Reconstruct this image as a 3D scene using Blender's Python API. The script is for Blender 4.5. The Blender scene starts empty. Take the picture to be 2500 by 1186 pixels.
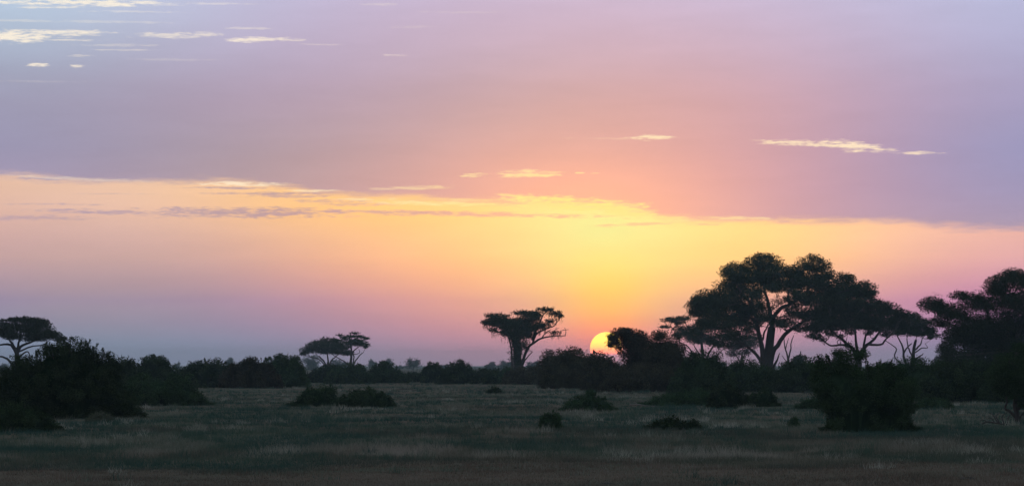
import bpy, math
import numpy as np

# ------------------------------------------------------------------ camera
scene = bpy.context.scene
COL = scene.collection
FPX = 8569.0            # focal length in pixels of a 2500 px wide picture
HZ = 890.0              # row of the horizon in that picture
CX, CY = 1250.0, 593.0
EYE = 2.3
TILT = math.atan((HZ - CY) / FPX)
K = 149.56              # pixels per degree

cam_data = bpy.data.cameras.new("camera")
cam_data.sensor_width = 36.0
cam_data.lens = 36.0 * FPX / 2500.0
cam_data.clip_start = 0.5
cam_data.clip_end = 60000.0
cam = bpy.data.objects.new("camera", cam_data)
COL.objects.link(cam)
cam.location = (0, 0, EYE)
cam.rotation_euler = (math.pi / 2 + TILT, 0, 0)
scene.camera = cam

SUN_AZ = math.radians((1480 - CX) / K)
SUN_EL = math.radians((HZ - 850) / K)
SUN_DIR = (math.sin(SUN_AZ) * math.cos(SUN_EL), math.cos(SUN_AZ) * math.cos(SUN_EL), math.sin(SUN_EL))

scene.view_settings.view_transform = 'Standard'
scene.view_settings.look = 'None'
scene.view_settings.exposure = 0.0
scene.view_settings.gamma = 1.0
scene.view_settings.use_curve_mapping = False
scene.cycles.use_denoising = True
scene.cycles.denoising_input_passes = 'RGB_ALBEDO_NORMAL'
scene.cycles.denoising_prefilter = 'ACCURATE'
scene.cycles.volume_bounces = 1
scene.cycles.max_bounces = 6
scene.cycles.diffuse_bounces = 3
scene.cycles.transmission_bounces = 3
scene.cycles.sample_clamp_indirect = 3.0

# ------------------------------------------------------------------ sky
SKY_CLEAR = [(0.212, 0.262, 0.438), (0.163, 0.266, 0.489), (0.143, 0.191, 0.479), (0.165, 0.159, 0.488), (0.490, 0.317, 0.389), (0.645, 0.369, 0.300), (0.761, 0.481, 0.309), (-0.362, 0.126, 0.082), (0.273, 0.097, -0.151), (0.338, -0.052, -0.074), (0.379, 0.348, -0.017), (0.879, 0.290, -0.220), (0.243, -0.047, 0.019), (0.109, 0.142, 0.121), (0.212, 0.104, 0.079), (0.164, 0.119, -0.094), (0.225, 0.026, -0.041), (0.144, 0.030, -0.032), (0.105, 0.090, -0.050), (0.142, 0.033, -0.117)]
HATS_CLEAR = [0, 0.25, 0.6, 1.1, 1.8, 2.6, 3.6]
GAUSS_CLEAR = [(1.54, 1.9, 1.6, 1.1), (1.54, 1.0, 0.9, 0.7), (1.54, 0.45, 0.8, 0.35), (1.54, 2.6, 4.0, 1.0), (1.54, 1.2, 4.0, 1.0), (1.54, 0.3, 4, 0.5), (-6, 2.8, 5, 0.9), (7.5, 2.2, 4, 1.0), (-7, 1.0, 4, 0.8), (8, 1.0, 3, 0.8), (-2.5, 1.6, 2.2, 0.9), (4.5, 1.8, 2, 0.9), (-3, 2.7, 2.5, 0.6)]
SKY_DECK = [(0.494, 0.341, 0.427), (0.422, 0.325, 0.503), (0.376, 0.307, 0.516), (0.420, 0.320, 0.524), (0.436, 0.434, 0.692), (0.369, 0.122, -0.080), (0.466, 0.111, -0.118), (0.144, 0.033, -0.061), (-0.136, -0.022, -0.064), (-0.150, -0.029, 0.004), (0.040, 0.057, 0.038), (-0.016, -0.006, -0.099), (-0.015, -0.018, -0.020), (-0.219, -0.030, -0.004), (0.081, 0.157, 0.099), (-0.177, -0.060, 0.033)]
HATS_DECK = [2, 2.6, 3.4, 4.4, 5.95]
GAUSS_DECK = [(1.3, 2.5, 2.2, 1.2), (1.3, 3.2, 4, 1.6), (1.3, 5.2, 5, 2), (-8.5, 4.5, 4, 2), (8.5, 3.5, 4, 2.5), (8.5, 6, 4, 2), (-4, 3, 3, 1.2), (5, 3, 2.5, 1.2), (0, 4.2, 4, 1.2), (-8.5, 6, 4, 1.2), (1.5, 3.2, 2.2, 0.9)]

world = bpy.data.worlds.new("World")
scene.world = world
world.use_nodes = True
wt = world.node_tree
wt.nodes.clear()


class N:
    """a tiny expression builder: sockets with arithmetic"""
    tree = wt

    def __init__(self, s):
        self.s = s

    @staticmethod
    def m(op, *a, clamp=False):
        n = N.tree.nodes.new('ShaderNodeMath')
        n.operation = op
        n.use_clamp = clamp
        for i, v in enumerate(a):
            if isinstance(v, N):
                N.tree.links.new(v.s, n.inputs[i])
            else:
                n.inputs[i].default_value = v
        return N(n.outputs[0])

    def __add__(self, o): return N.m('ADD', self, o)
    def __radd__(self, o): return N.m('ADD', o, self)
    def __sub__(self, o): return N.m('SUBTRACT', self, o)
    def __rsub__(self, o): return N.m('SUBTRACT', o, self)
    def __mul__(self, o): return N.m('MULTIPLY', self, o)
    def __rmul__(self, o): return N.m('MULTIPLY', o, self)
    def __truediv__(self, o): return N.m('DIVIDE', self, o)


def smooth(v, a, b):
    n = N.tree.nodes.new('ShaderNodeMapRange')
    n.interpolation_type = 'SMOOTHSTEP'
    N.tree.links.new(v.s, n.inputs[0])
    for i, x in ((1, a), (2, b), (3, 0.0), (4, 1.0)):
        if isinstance(x, N):
            N.tree.links.new(x.s, n.inputs[i])
        else:
            n.inputs[i].default_value = x
    return N(n.outputs[0])


def combine(x, y, z=0.0):
    n = N.tree.nodes.new('ShaderNodeCombineXYZ')
    for i, v in enumerate((x, y, z)):
        if isinstance(v, N):
            N.tree.links.new(v.s, n.inputs[i])
        else:
            n.inputs[i].default_value = v
    return N(n.outputs[0])


def noise(vec, scale, detail=4.0, rough=0.55):
    n = N.tree.nodes.new('ShaderNodeTexNoise')
    if vec is not None:
        N.tree.links.new(vec.s, n.inputs['Vector'])
    n.inputs['Scale'].default_value = scale
    n.inputs['Detail'].default_value = detail
    n.inputs['Roughness'].default_value = rough
    return N(n.outputs['Fac'] if 'Fac' in n.outputs else n.outputs[0])


def ramp(v, stops, interp='LINEAR'):
    n = N.tree.nodes.new('ShaderNodeValToRGB')
    n.color_ramp.interpolation = interp
    els = n.color_ramp.elements
    while len(els) < len(stops):
        els.new(0.5)
    for e, (p, c) in zip(els, stops):
        e.position = p
        e.color = (c[0], c[1], c[2], 1.0)
    N.tree.links.new(v.s, n.inputs[0])
    return N(n.outputs[0])


def vmad(fac, colour, add):
    """fac * colour + add for colours kept as vectors"""
    n = N.tree.nodes.new('ShaderNodeVectorMath')
    n.operation = 'MULTIPLY_ADD'
    N.tree.links.new(combine(fac, fac, fac).s, n.inputs[0])
    n.inputs[1].default_value = colour
    N.tree.links.new(add.s, n.inputs[2])
    return N(n.outputs[0])


def mixc(fac, a, b):
    n = N.tree.nodes.new('ShaderNodeMix')
    n.data_type = 'RGBA'
    if isinstance(fac, N):
        N.tree.links.new(fac.s, n.inputs[0])
    else:
        n.inputs[0].default_value = fac
    for i, v in ((6, a), (7, b)):
        if isinstance(v, N):
            N.tree.links.new(v.s, n.inputs[i])
        else:
            n.inputs[i].default_value = (v[0], v[1], v[2], 1.0)
    return N(n.outputs[2])


def after(first, v):
    return v if first is None else N.m('MULTIPLY_ADD', first, 1e-9, v)


def build_sky():
    tc = wt.nodes.new('ShaderNodeTexCoord')
    sp = wt.nodes.new('ShaderNodeSeparateXYZ')
    wt.links.new(tc.outputs['Generated'], sp.inputs[0])
    dx, dy, dz = (N(sp.outputs[i]) for i in range(3))
    DEG = 180 / math.pi
    az = N.m('ARCTAN2', dx, dy) * DEG
    el = N.m('MAXIMUM', N.m('ARCSINE', dz) * DEG, 0.0)
    # gentle drift so that the bands of the sky are not ruler-straight
    st = combine(az * 0.16, el * 0.9, 0.0)
    soft = noise(st, 1.1, 2.0, 0.5) - 0.5

    def field(coef, hats, gauss, top):
        y = el * (1 / 90.0)
        stops = [(h / 90.0, c) for h, c in zip(hats, coef)] + top
        col = ramp(y, stops)
        g = el
        for (x0, y0, sx, sy), c in zip(gauss, coef[len(hats):]):
            # each term leans on the one before (by nothing), so that Cycles works through them in turn
            ax = (after(g, az) - x0) * (1 / sx)
            ay = (after(g, el) - y0) * (1 / sy)
            g = N.m('POWER', math.e, (ax * ax + ay * ay) * -1.0)
            col = vmad(g, c, col)
        return col

    # the high overcast gets greyer and bluer towards the zenith
    zen = [(14 / 90, (0.45, 0.48, 0.60)), (35 / 90, (0.32, 0.40, 0.46)), (1.0, (0.25, 0.34, 0.41))]
    clear = field(SKY_CLEAR, HATS_CLEAR, GAUSS_CLEAR, zen)
    deck = field(SKY_DECK, HATS_DECK, GAUSS_DECK, zen)

    # horizontal wisps
    warp = noise(combine(az * 0.45, el * 2.4, 3.0), 1.0, 5.0, 0.6) - 0.5
    fine = noise(combine(az * 1.5, el * 12.0, 8.0), 1.0, 6.0, 0.64) - 0.5
    thread = noise(combine(az * 4.0, el * 34.0, 1.0), 1.0, 4.0, 0.65) - 0.5

    s1 = noise(combine(az * 3.0, el * 19.0, 15.0), 1.0, 5.0, 0.62) - 0.5
    s2 = noise(combine(az * 8.0, el * 44.0, 21.0), 1.0, 3.0, 0.6) - 0.5

    # lower edge of the cloud deck as a height over the azimuth
    fc = wt.nodes.new('ShaderNodeFloatCurve')
    pts = [(-3000, 430), (-600, 436), (0, 436), (200, 446), (420, 448), (560, 446), (690, 460), (850, 484), (1150, 493), (1400, 503),
           (1560, 520), (1640, 536), (1900, 542), (2200, 551), (2500, 561), (3000, 566), (5500, 560)]
    curve = fc.mapping.curves[0]
    uv = [((px + 3000) / 8500, (HZ - py) / K / 4.0) for px, py in pts]
    while len(curve.points) < len(uv):
        curve.points.new(0.5, 0.5)
    for p, (u, v) in zip(curve.points, uv):
        p.location = (u, v)
        p.handle_type = 'AUTO'
    fc.mapping.update()
    wt.links.new((((az * K) + (CX + 3000)) / 8500).s, fc.inputs['Value'])
    edge = N(fc.outputs[0]) * 4.0
    e = el - edge + warp * 0.26 + fine * 0.22 + s1 * 0.10
    deckmask = smooth(e, -0.08, 0.13)

    rag = s1 * 4.2 + s2 * 2.2 + 0.8

    def streaks(items):
        tot = None
        for (px, py, w, h, amp, tilt) in items:
            x0, y0 = (px - CX) / K, (HZ - py) / K
            ax = after(tot, az) - x0
            ay = (after(tot, el) - y0) + ax * tilt + after(tot, warp) * (0.08 + 0.5 * h / K)
            q = (ax * (K / w)) * (ax * (K / w)) + (ay * (K / h)) * (ay * (K / h))
            m = smooth(after(tot, rag) - q, -0.35, 1.1) * amp
            tot = m if tot is None else N.m('MAXIMUM', tot, m)
        return tot

    dark = streaks([(590, 461, 140, 4, .9, 0.0), (690, 474, 150, 5, .9, 0.0), (800, 492, 110, 5, .7, 0.0), (600, 520, 320, 15, 0.95, 0.0), (250, 520, 170, 7, .8, 0.01), (90, 536, 150, 7, .6, 0.0), (1150, 523, 420, 7, .85, 0.02),
                    (1560, 547, 120, 5, .55, -0.04), (1720, 548, 60, 4, .5, 0.0), (860, 500, 120, 5, .6, 0.0), (130, 503, 130, 3, .6, 0.0),
                    (560, 474, 90, 3, .5, 0.0), (720, 480, 120, 5, .7, 0.0), (300, 476, 110, 2, .3, 0.0), (1270, 483, 60, 3, .4, 0.0), (100, 441, 120, 4, .8, .04)])
    light = streaks([(520, 14, 120, 3, .3, 0.0), (330, 35, 140, 3, .3, 0.0), (250, 60, 200, 4, .22, 0.0), (60, 60, 120, 4, .25, 0.0), (780, 112, 60, 2.5, .25, .02), (300, 128, 90, 3, .3, 0.0), (100, 205, 120, 3, .12, 0.0), (420, 150, 120, 3, .15, 0.0), (1140, 30, 120, 3, .15, 0.0), (1540, 338, 160, 3, .2, 0.0), (70, 3, 230, 12, 1.0, 0.02), (230, 16, 180, 10, .95, 0.0), (350, 12, 80, 5, .7, 0.03), (20, 15, 70, 5, .8, 0.0), (120, 27, 90, 3, .6, 0.0),
                     (50, 97, 110, 16, 1.0, 0.0), (140, 87, 140, 8, .85, 0.0), (205, 89, 60, 7, .9, 0.0), (150, 105, 110, 3, .6, 0.0), (410, 92, 100, 9, .6, 0.02), (490, 87, 60, 7, .55, 0.0),
                     (605, 102, 60, 7.5, .85, 0.02), (670, 100, 80, 6, .7, 0.0), (610, 72, 60, 4, .35, 0.0), (101, 166, 30, 5, .95, 0.0), (193, 169, 22, 4.5, 1.0, 0.0),
                     (200, 142, 34, 3, .35, 0.0), (960, 136, 34, 3, .3, 0.03), (930, 13, 50, 4, .25, 0.0), (1000, 68, 70, 4, .14, 0.0), (290, 116, 120, 4, .25, 0.0),
                     (1585, 336, 60, 7, .9, 0.0), (1940, 352, 95, 8, .9, 0.04), (2080, 360, 95, 14, .95, 0.09), (2235, 377, 70, 4.5, .75, 0.02), (2010, 357, 170, 6, .85, 0.075),
                     (1155, 428, 34, 6, .75, -0.08), (1295, 424, 85, 10, .85, 0.0), (1260, 431, 46, 4, .6, 0.0), (1418, 422, 14, 3, .7, 0.0), (1452, 423, 18, 2.5, .5, 0.0),
                     (1020, 458, 95, 6, .5, -0.03), (940, 462, 50, 4, .4, 0.0), (1290, 480, 80, 8, .85, 0.05),
                     (1340, 488, 150, 14, 1.0, 0.04), (1420, 503, 190, 20, 1.0, 0.05), (1520, 516, 100, 18, 1.0, 0.10), (1080, 497, 180, 6, .8, 0.0), (1640, 534, 90, 8, .7, .06), (1790, 532, 100, 5, .6, 0.02), (200, 440, 200, 5, .32, .03), (590, 450, 120, 7, .9, 0.0), (760, 467, 90, 4, .7, 0.0), (900, 488, 90, 4, .6, 0.0), (1130, 487, 90, 4, .5, 0.0)])

    ax = (az - 1.1) * (1 / 3.6)
    ay = (el - 2.5) * (1 / 1.0)
    near = N.m('POWER', math.e, (ax * ax + ay * ay) * -1.0)
    ax2 = (az - 1.6) * (1 / 10.0)
    ay2 = (el - 2.5) * (1 / 2.6)
    mid = N.m('POWER', math.e, (ax2 * ax2 + ay2 * ay2) * -1.0)
    cream = mixc(mid, (0.90, 0.86, 0.76), (1.0, 0.80, 0.55))
    bright = mixc(near, cream, (1.06, 0.84, 0.27))

    m1 = N.m('MAXIMUM', deckmask, dark)
    col = mixc(m1, clear, deck)
    col = mixc(light, col, bright)
    # faint tonal drift over the whole deck; the sky dims away from the sunset
    side = N.m('COSINE', (az - math.degrees(SUN_AZ)) * (math.pi / 180))
    stria = noise(combine(az * 0.45 + el * 0.9, el * 2.6 - az * 0.2, 31.0), 1.3, 4.0, 0.55) - 0.5
    k = (soft * 0.10 + fine * 0.05 + stria * 0.12 + 1.0) * (side * 0.15 + 0.85)
    n = wt.nodes.new('ShaderNodeVectorMath')
    n.operation = 'MULTIPLY'
    wt.links.new(col.s, n.inputs[0])
    wt.links.new(combine(k, k, k).s, n.inputs[1])
    bg = wt.nodes.new('ShaderNodeBackground')
    wt.links.new(n.outputs[0], bg.inputs['Color'])
    bg.inputs['Strength'].default_value = CLOUD_STRENGTH
    sky = wt.nodes.new('ShaderNodeTexSky')
    sky.sky_type = 'NISHITA'
    sky.sun_disc = False
    sky.sun_elevation = SUN_EL
    sky.sun_rotation = SUN_AZ
    sky.air_density = 1.0
    sky.dust_density = 2.0
    sky.ozone_density = 1.0
    bg2 = wt.nodes.new('ShaderNodeBackground')
    wt.links.new(sky.outputs[0], bg2.inputs['Color'])
    bg2.inputs['Strength'].default_value = NISHITA_STRENGTH
    add = wt.nodes.new('ShaderNodeAddShader')
    wt.links.new(bg.outputs[0], add.inputs[0])
    wt.links.new(bg2.outputs[0], add.inputs[1])
    out = wt.nodes.new('ShaderNodeOutputWorld')
    wt.links.new(add.outputs[0], out.inputs['Surface'])


CLOUD_STRENGTH = 1.0
NISHITA_STRENGTH = 0.012
build_sky()

# ------------------------------------------------------------------ sun
lamp = bpy.data.lights.new("sunlight", 'SUN')
lamp.energy = 0.12
lamp.angle = math.radians(0.53)
lamp.color = (1.0, 0.52, 0.26)
lo = bpy.data.objects.new("sunlight", lamp)
COL.objects.link(lo)
lo.rotation_euler = (math.pi / 2 - SUN_EL, 0, math.pi - SUN_AZ)

# ------------------------------------------------------------------ helpers
def hash2(ix, iy, seed):
    v = np.sin(ix * 127.1 + iy * 311.7 + seed * 74.7) * 43758.5453
    return v - np.floor(v)


def vnoise(x, y, seed=0):
    x = np.asarray(x, float)
    y = np.asarray(y, float)
    ix, iy = np.floor(x), np.floor(y)
    fx, fy = x - ix, y - iy
    fx = fx * fx * (3 - 2 * fx)
    fy = fy * fy * (3 - 2 * fy)
    a = hash2(ix, iy, seed)
    b = hash2(ix + 1, iy, seed)
    c = hash2(ix, iy + 1, seed)
    d = hash2(ix + 1, iy + 1, seed)
    return (a * (1 - fx) + b * fx) * (1 - fy) + (c * (1 - fx) + d * fx) * fy


def fbm(x, y, seed=0, octaves=3):
    t, a, s = 0.0, 0.5, 0.0
    for o in range(octaves):
        t = t + a * vnoise(x * 2 ** o, y * 2 ** o, seed + o * 7)
        s += a
        a *= 0.5
    return t / s


def ground_z(x, y):
    x = np.asarray(x, float)
    y = np.asarray(y, float)
    fade = np.clip((520 - np.hypot(x, y)) / 200, 0, 1) * np.clip((np.hypot(x, y) - 15) / 40, 0, 1)
    return fade * ((fbm(x / 17, y / 17, 3) - 0.5) * 0.34 + (fbm(x / 4.5, y / 4.5, 5, 2) - 0.5) * 0.10)


def gz(x, y):
    return float(ground_z(x, y))


def ray(px, py):
    """direction through a picture point, scaled to unit depth along +Y"""
    a, b = (px - CX) / FPX, (CY - py) / FPX
    c, s = math.cos(TILT), math.sin(TILT)
    y, z = c - b * s, s + b * c
    return a / y, z / y


def at(px, py, D):
    a, b = ray(px, py)
    return np.array([a * D, D, EYE + b * D])


def depth(base_py):
    return EYE * FPX / (base_py - HZ)


class Acc:
    """collects triangles into one mesh"""

    def __init__(self):
        self.V, self.F, self.M, self.T, self.n = [], [], [], [], 0

    def add(self, V, F, mat=0, tone=0.5):
        V = np.asarray(V, float).reshape(-1, 3)
        F = np.asarray(F, int).reshape(-1, 3)
        if not len(F):
            return
        self.V.append(V)
        self.F.append(F + self.n)
        self.n += len(V)
        self.M.append(np.full(len(F), mat, int))
        self.T.append(np.broadcast_to(np.asarray(tone, float), (len(F),)))

    def build(self, name, mats, parent=None, origin=(0, 0, 0), smooth=False):
        me = bpy.data.meshes.new(name)
        V = np.concatenate(self.V) - np.asarray(origin, float)
        F = np.concatenate(self.F)
        nf = len(F)
        me.vertices.add(len(V))
        me.vertices.foreach_set('co', V.astype(np.float32).ravel())
        me.loops.add(nf * 3)
        me.loops.foreach_set('vertex_index', F.astype(np.int32).ravel())
        me.polygons.add(nf)
        me.polygons.foreach_set('loop_start', np.arange(nf, dtype=np.int32) * 3)
        me.polygons.foreach_set('material_index', np.concatenate(self.M).astype(np.int32))
        if smooth:
            me.polygons.foreach_set('use_smooth', np.ones(nf, bool))
        at_ = me.attributes.new('tone', 'FLOAT', 'FACE')
        at_.data.foreach_set('value', np.concatenate(self.T).astype(np.float32))
        for m in (mats if isinstance(mats, (list, tuple)) else [mats]):
            me.materials.append(m)
        me.update()
        me.validate()
        o = bpy.data.objects.new(name, me)
        COL.objects.link(o)
        if parent is not None:
            o.parent = parent
        return o


def tag(o, label=None, cat=None, group=None, kind=None):
    if label: o['label'] = label
    if cat: o['category'] = cat
    if group: o['group'] = group
    if kind: o['kind'] = kind
    return o


def empty(name, loc, label, cat, group=None):
    o = bpy.data.objects.new(name, None)
    o.empty_display_size = 0.5
    COL.objects.link(o)
    o.location = [float(v) for v in loc]
    return tag(o, label, cat, group)


def tube(acc, P, R, sides=6, mat=0, tone=0.5):
    P = np.asarray(P, float)
    R = np.broadcast_to(np.asarray(R, float), (len(P),))
    T = np.gradient(P, axis=0)
    T /= np.linalg.norm(T, axis=1)[:, None] + 1e-9
    ref = np.array([0.31, 0.87, 0.38])
    A = np.cross(T, ref)
    A /= np.linalg.norm(A, axis=1)[:, None] + 1e-9
    B = np.cross(T, A)
    th = np.arange(sides) / sides * 2 * np.pi
    ring = (A[:, None] * np.cos(th)[None, :, None] + B[:, None] * np.sin(th)[None, :, None]) * R[:, None, None] + P[:, None]
    V = np.concatenate([ring.reshape(-1, 3), P[-1:] + T[-1:] * R[-1]])
    F = []
    n = len(P)
    for i in range(n - 1):
        for j in range(sides):
            a, b = i * sides + j, i * sides + (j + 1) % sides
            c, d = a + sides, b + sides
            F += [(a, b, d), (a, d, c)]
    for j in range(sides):
        F.append(((n - 1) * sides + j, (n - 1) * sides + (j + 1) % sides, n * sides))
    acc.add(V, F, mat, tone)


def spline(P, n):
    """Catmull-Rom through the points"""
    P = np.asarray(P, float)
    if len(P) < 3:
        t = np.linspace(0, 1, n)[:, None]
        return P[0] * (1 - t) + P[-1] * t
    Q = np.vstack([2 * P[0] - P[1], P, 2 * P[-1] - P[-2]])
    u = np.linspace(0, len(P) - 1 - 1e-6, n)
    i = u.astype(int)
    f = (u - i)[:, None]
    a, b, c, d = Q[i], Q[i + 1], Q[i + 2], Q[i + 3]
    return 0.5 * (2 * b + (c - a) * f + (2 * a - 5 * b + 4 * c - d) * f ** 2 + (3 * b - a - 3 * c + d) * f ** 3)


def unit_ball(n, rng, power=1 / 3):
    d = rng.normal(size=(n, 3))
    d /= np.linalg.norm(d, axis=1)[:, None] + 1e-9
    return d * (rng.random(n) ** power)[:, None]


def leaves(acc, P, L, W, rng, droop=0.0, mat=0, tone=None, up=0.0):
    n = len(P)
    if not n:
        return
    d = rng.normal(size=(n, 3))
    d[:, 2] += up - droop
    d /= np.linalg.norm(d, axis=1)[:, None] + 1e-9
    w = np.cross(d, rng.normal(size=(n, 3)))
    w /= np.linalg.norm(w, axis=1)[:, None] + 1e-9
    l = (L * rng.uniform(0.55, 1.35, n))[:, None]
    w = w * (W * rng.uniform(0.6, 1.3, n))[:, None] * 0.5
    V = np.stack([P - d * l * 0.5 - w, P - d * l * 0.5 + w, P + d * l * 0.5], 1).reshape(-1, 3)
    F = np.arange(n * 3).reshape(n, 3)
    acc.add(V, F, mat, rng.random(n) if tone is None else tone)


# ------------------------------------------------------------------ materials
def new_mat(name):
    m = bpy.data.materials.new(name)
    m.use_nodes = True
    N.tree = m.node_tree
    N.tree.nodes.clear()
    out = N.tree.nodes.new('ShaderNodeOutputMaterial')
    return m, out


def attr(name):
    n = N.tree.nodes.new('ShaderNodeAttribute')
    n.attribute_name = name
    return N(n.outputs['Fac'])


def wpos():
    return N(N.tree.nodes.new('ShaderNodeNewGeometry').outputs['Position'])


def objrand():
    return N(N.tree.nodes.new('ShaderNodeObjectInfo').outputs['Random'])


def foliage_mat(name, dark, light, scale=0.9, trans=0.22):
    m, out = new_mat(name)
    t = attr('tone')
    nz = noise(wpos(), scale, 3.0)
    r = objrand()
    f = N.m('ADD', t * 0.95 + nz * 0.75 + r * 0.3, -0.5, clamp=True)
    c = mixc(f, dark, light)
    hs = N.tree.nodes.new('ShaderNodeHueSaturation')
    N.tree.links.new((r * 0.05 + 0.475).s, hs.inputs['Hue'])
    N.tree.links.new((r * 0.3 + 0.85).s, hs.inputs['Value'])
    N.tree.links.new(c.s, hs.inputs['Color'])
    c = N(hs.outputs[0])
    dif = N.tree.nodes.new('ShaderNodeBsdfDiffuse')
    N.tree.links.new(c.s, dif.inputs['Color'])
    tr = N.tree.nodes.new('ShaderNodeBsdfTranslucent')
    N.tree.links.new(c.s, tr.inputs['Color'])
    mx = N.tree.nodes.new('ShaderNodeMixShader')
    mx.inputs[0].default_value = trans
    N.tree.links.new(dif.outputs[0], mx.inputs[1])
    N.tree.links.new(tr.outputs[0], mx.inputs[2])
    N.tree.links.new(mx.outputs[0], out.inputs['Surface'])
    return m


def bark_mat(name, dark, light):
    m, out = new_mat(name)
    nz = noise(wpos(), 3.0, 5.0)
    c = mixc(nz, dark, light)
    p = N.tree.nodes.new('ShaderNodeBsdfPrincipled')
    N.tree.links.new(c.s, p.inputs['Base Color'])
    p.inputs['Roughness'].default_value = 0.9
    b = N.tree.nodes.new('ShaderNodeBump')
    b.inputs['Strength'].default_value = 0.6
    b.inputs['Distance'].default_value = 0.05
    N.tree.links.new(noise(wpos(), 9.0, 4.0).s, b.inputs['Height'])
    N.tree.links.new(b.outputs[0], p.inputs['Normal'])
    N.tree.links.new(p.outputs[0], out.inputs['Surface'])
    return m


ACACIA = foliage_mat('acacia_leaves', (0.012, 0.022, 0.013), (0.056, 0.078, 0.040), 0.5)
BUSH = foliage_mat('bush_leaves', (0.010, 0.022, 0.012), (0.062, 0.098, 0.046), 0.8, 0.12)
BROWN_BUSH = foliage_mat('brown_glow_leaves', (0.018, 0.019, 0.013), (0.080, 0.075, 0.046), 0.7, 0.12)  # brown leaves; around the sun the tint paints in its warm glow
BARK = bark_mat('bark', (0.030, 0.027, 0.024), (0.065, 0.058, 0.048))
DEADWOOD = bark_mat('dead_wood', (0.11, 0.10, 0.088), (0.20, 0.18, 0.155))
SOILCLOD = bark_mat('dark_earth', (0.022, 0.020, 0.016), (0.048, 0.042, 0.034))

# ------------------------------------------------------------------ ground and air
def make_ground():
    ys = [-400, -200, -100, -50, -20, 0, 15, 25, 32]
    y = 36.0
    while y < 6000:
        ys.append(y)
        y += max(1.3, (y - 60) * 0.018)
    ys.append(6500.0)
    xs = [0.0]
    x = 1.6
    while x < 4500:
        xs.append(x)
        x += max(1.6, (x - 30) * 0.07)
    xs = np.array([-v for v in xs[:0:-1]] + xs)
    ys = np.array(ys)
    X, Y = np.meshgrid(xs, ys)
    Z = ground_z(X, Y)
    V = np.stack([X, Y, Z], -1).reshape(-1, 3)
    nx, ny = len(xs), len(ys)
    i, j = np.meshgrid(np.arange(nx - 1), np.arange(ny - 1))
    a = (j * nx + i).ravel()
    F = np.concatenate([np.stack([a, a + 1, a + nx + 1], 1), np.stack([a, a + nx + 1, a + nx], 1)])
    m, out = new_mat('savanna_ground')
    p = wpos()
    big = noise(p, 0.06, 4.0, 0.6)
    small = noise(p, 1.3, 5.0, 0.6)
    c = mixc(smooth(big, 0.40, 0.62), (0.135, 0.092, 0.072), (0.066, 0.082, 0.058))
    c = mixc(small, c, (0.13, 0.118, 0.092))
    b = N.tree.nodes.new('ShaderNodeBsdfDiffuse')
    N.tree.links.new(c.s, b.inputs['Color'])
    bump = N.tree.nodes.new('ShaderNodeBump')
    bump.inputs['Distance'].default_value = 0.08
    N.tree.links.new(noise(p, 2.5, 5.0).s, bump.inputs['Height'])
    N.tree.links.new(bump.outputs[0], b.inputs['Normal'])
    N.tree.links.new(b.outputs[0], out.inputs['Surface'])
    acc = Acc()
    acc.add(V, F)
    o = acc.build('ground', m, smooth=True)
    tag(o, 'flat grassy savanna plain with bare brown earth in front', kind='structure')


HAZE_DENSITY = 0.00015


def make_haze():
    x0, x1, y0, y1, z0, z1 = -4600, 4600, -450, 6600, -1.4, 27.0
    V = [(x, y, z) for z in (z0, z1) for y in (y0, y1) for x in (x0, x1)]
    F = [(0, 2, 3), (0, 3, 1), (4, 5, 7), (4, 7, 6), (0, 1, 5), (0, 5, 4), (2, 6, 7), (2, 7, 3), (0, 4, 6), (0, 6, 2), (1, 3, 7), (1, 7, 5)]
    m, out = new_mat('evening_haze')
    v = N.tree.nodes.new('ShaderNodeVolumePrincipled')
    v.inputs['Color'].default_value = (0.50, 0.70, 0.78, 1.0)
    v.inputs['Density'].default_value = HAZE_DENSITY
    v.inputs['Anisotropy'].default_value = 0.6
    N.tree.links.new(v.outputs[0], out.inputs['Volume'])
    acc = Acc()
    acc.add(V, F)
    o = acc.build('haze', m)
    tag(o, 'thin blue evening haze over the plain', kind='stuff')


def make_sun():
    R = 20000.0
    c = np.array(SUN_DIR) * R + np.array([0, 0, EYE])
    r = R * 39.5 / FPX
    nu, nv = 64, 32
    th = np.linspace(0, np.pi, nv + 1)
    ph = np.linspace(0, 2 * np.pi, nu, endpoint=False)
    T, P = np.meshgrid(th, ph, indexing='ij')
    V = np.stack([np.sin(T) * np.cos(P), np.sin(T) * np.sin(P), np.cos(T)], -1).reshape(-1, 3) * r
    F = []
    for i in range(nv):
        for j in range(nu):
            a, b = i * nu + j, i * nu + (j + 1) % nu
            if i < nv - 1: F.append((a, a + nu, b + nu))
            if i > 0: F.append((a, b + nu, b))
    m, out = new_mat('sunlight_disc')
    # the low sun reddens with the length of air under it
    sp = N.tree.nodes.new('ShaderNodeSeparateXYZ')
    N.tree.links.new(wpos().s, sp.inputs[0])
    el = N.m('ARCTAN2', N(sp.outputs[2]), N(sp.outputs[1])) * (180 / math.pi)
    col = ramp(el * 1.6, [(p * 1.6, c) for p, c in ((0.10, (1.2, 0.50, 0.60)), (0.172, (1.4, 0.55, 0.60)), (0.198, (3.60, 0.76, 0.42)), (0.25, (3.34, 0.95, 0.33)),
                                                 (0.30, (2.96, 1.30, 0.26)), (0.38, (2.66, 1.66, 0.22)), (0.52, (2.35, 1.74, 0.26)))])
    e = N.tree.nodes.new('ShaderNodeEmission')
    N.tree.links.new(col.s, e.inputs['Color'])
    N.tree.links.new(e.outputs[0], out.inputs['Surface'])
    acc = Acc()
    acc.add(V, F)
    o = acc.build('sun', m, smooth=True)
    o.location = [float(v) for v in c]
    tag(o, 'glowing yellow and orange sun setting beside a dark leaning bush', 'sun')


make_ground()
make_haze()
make_sun()


# ------------------------------------------------------------------ trees
SEED = [11]


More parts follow.
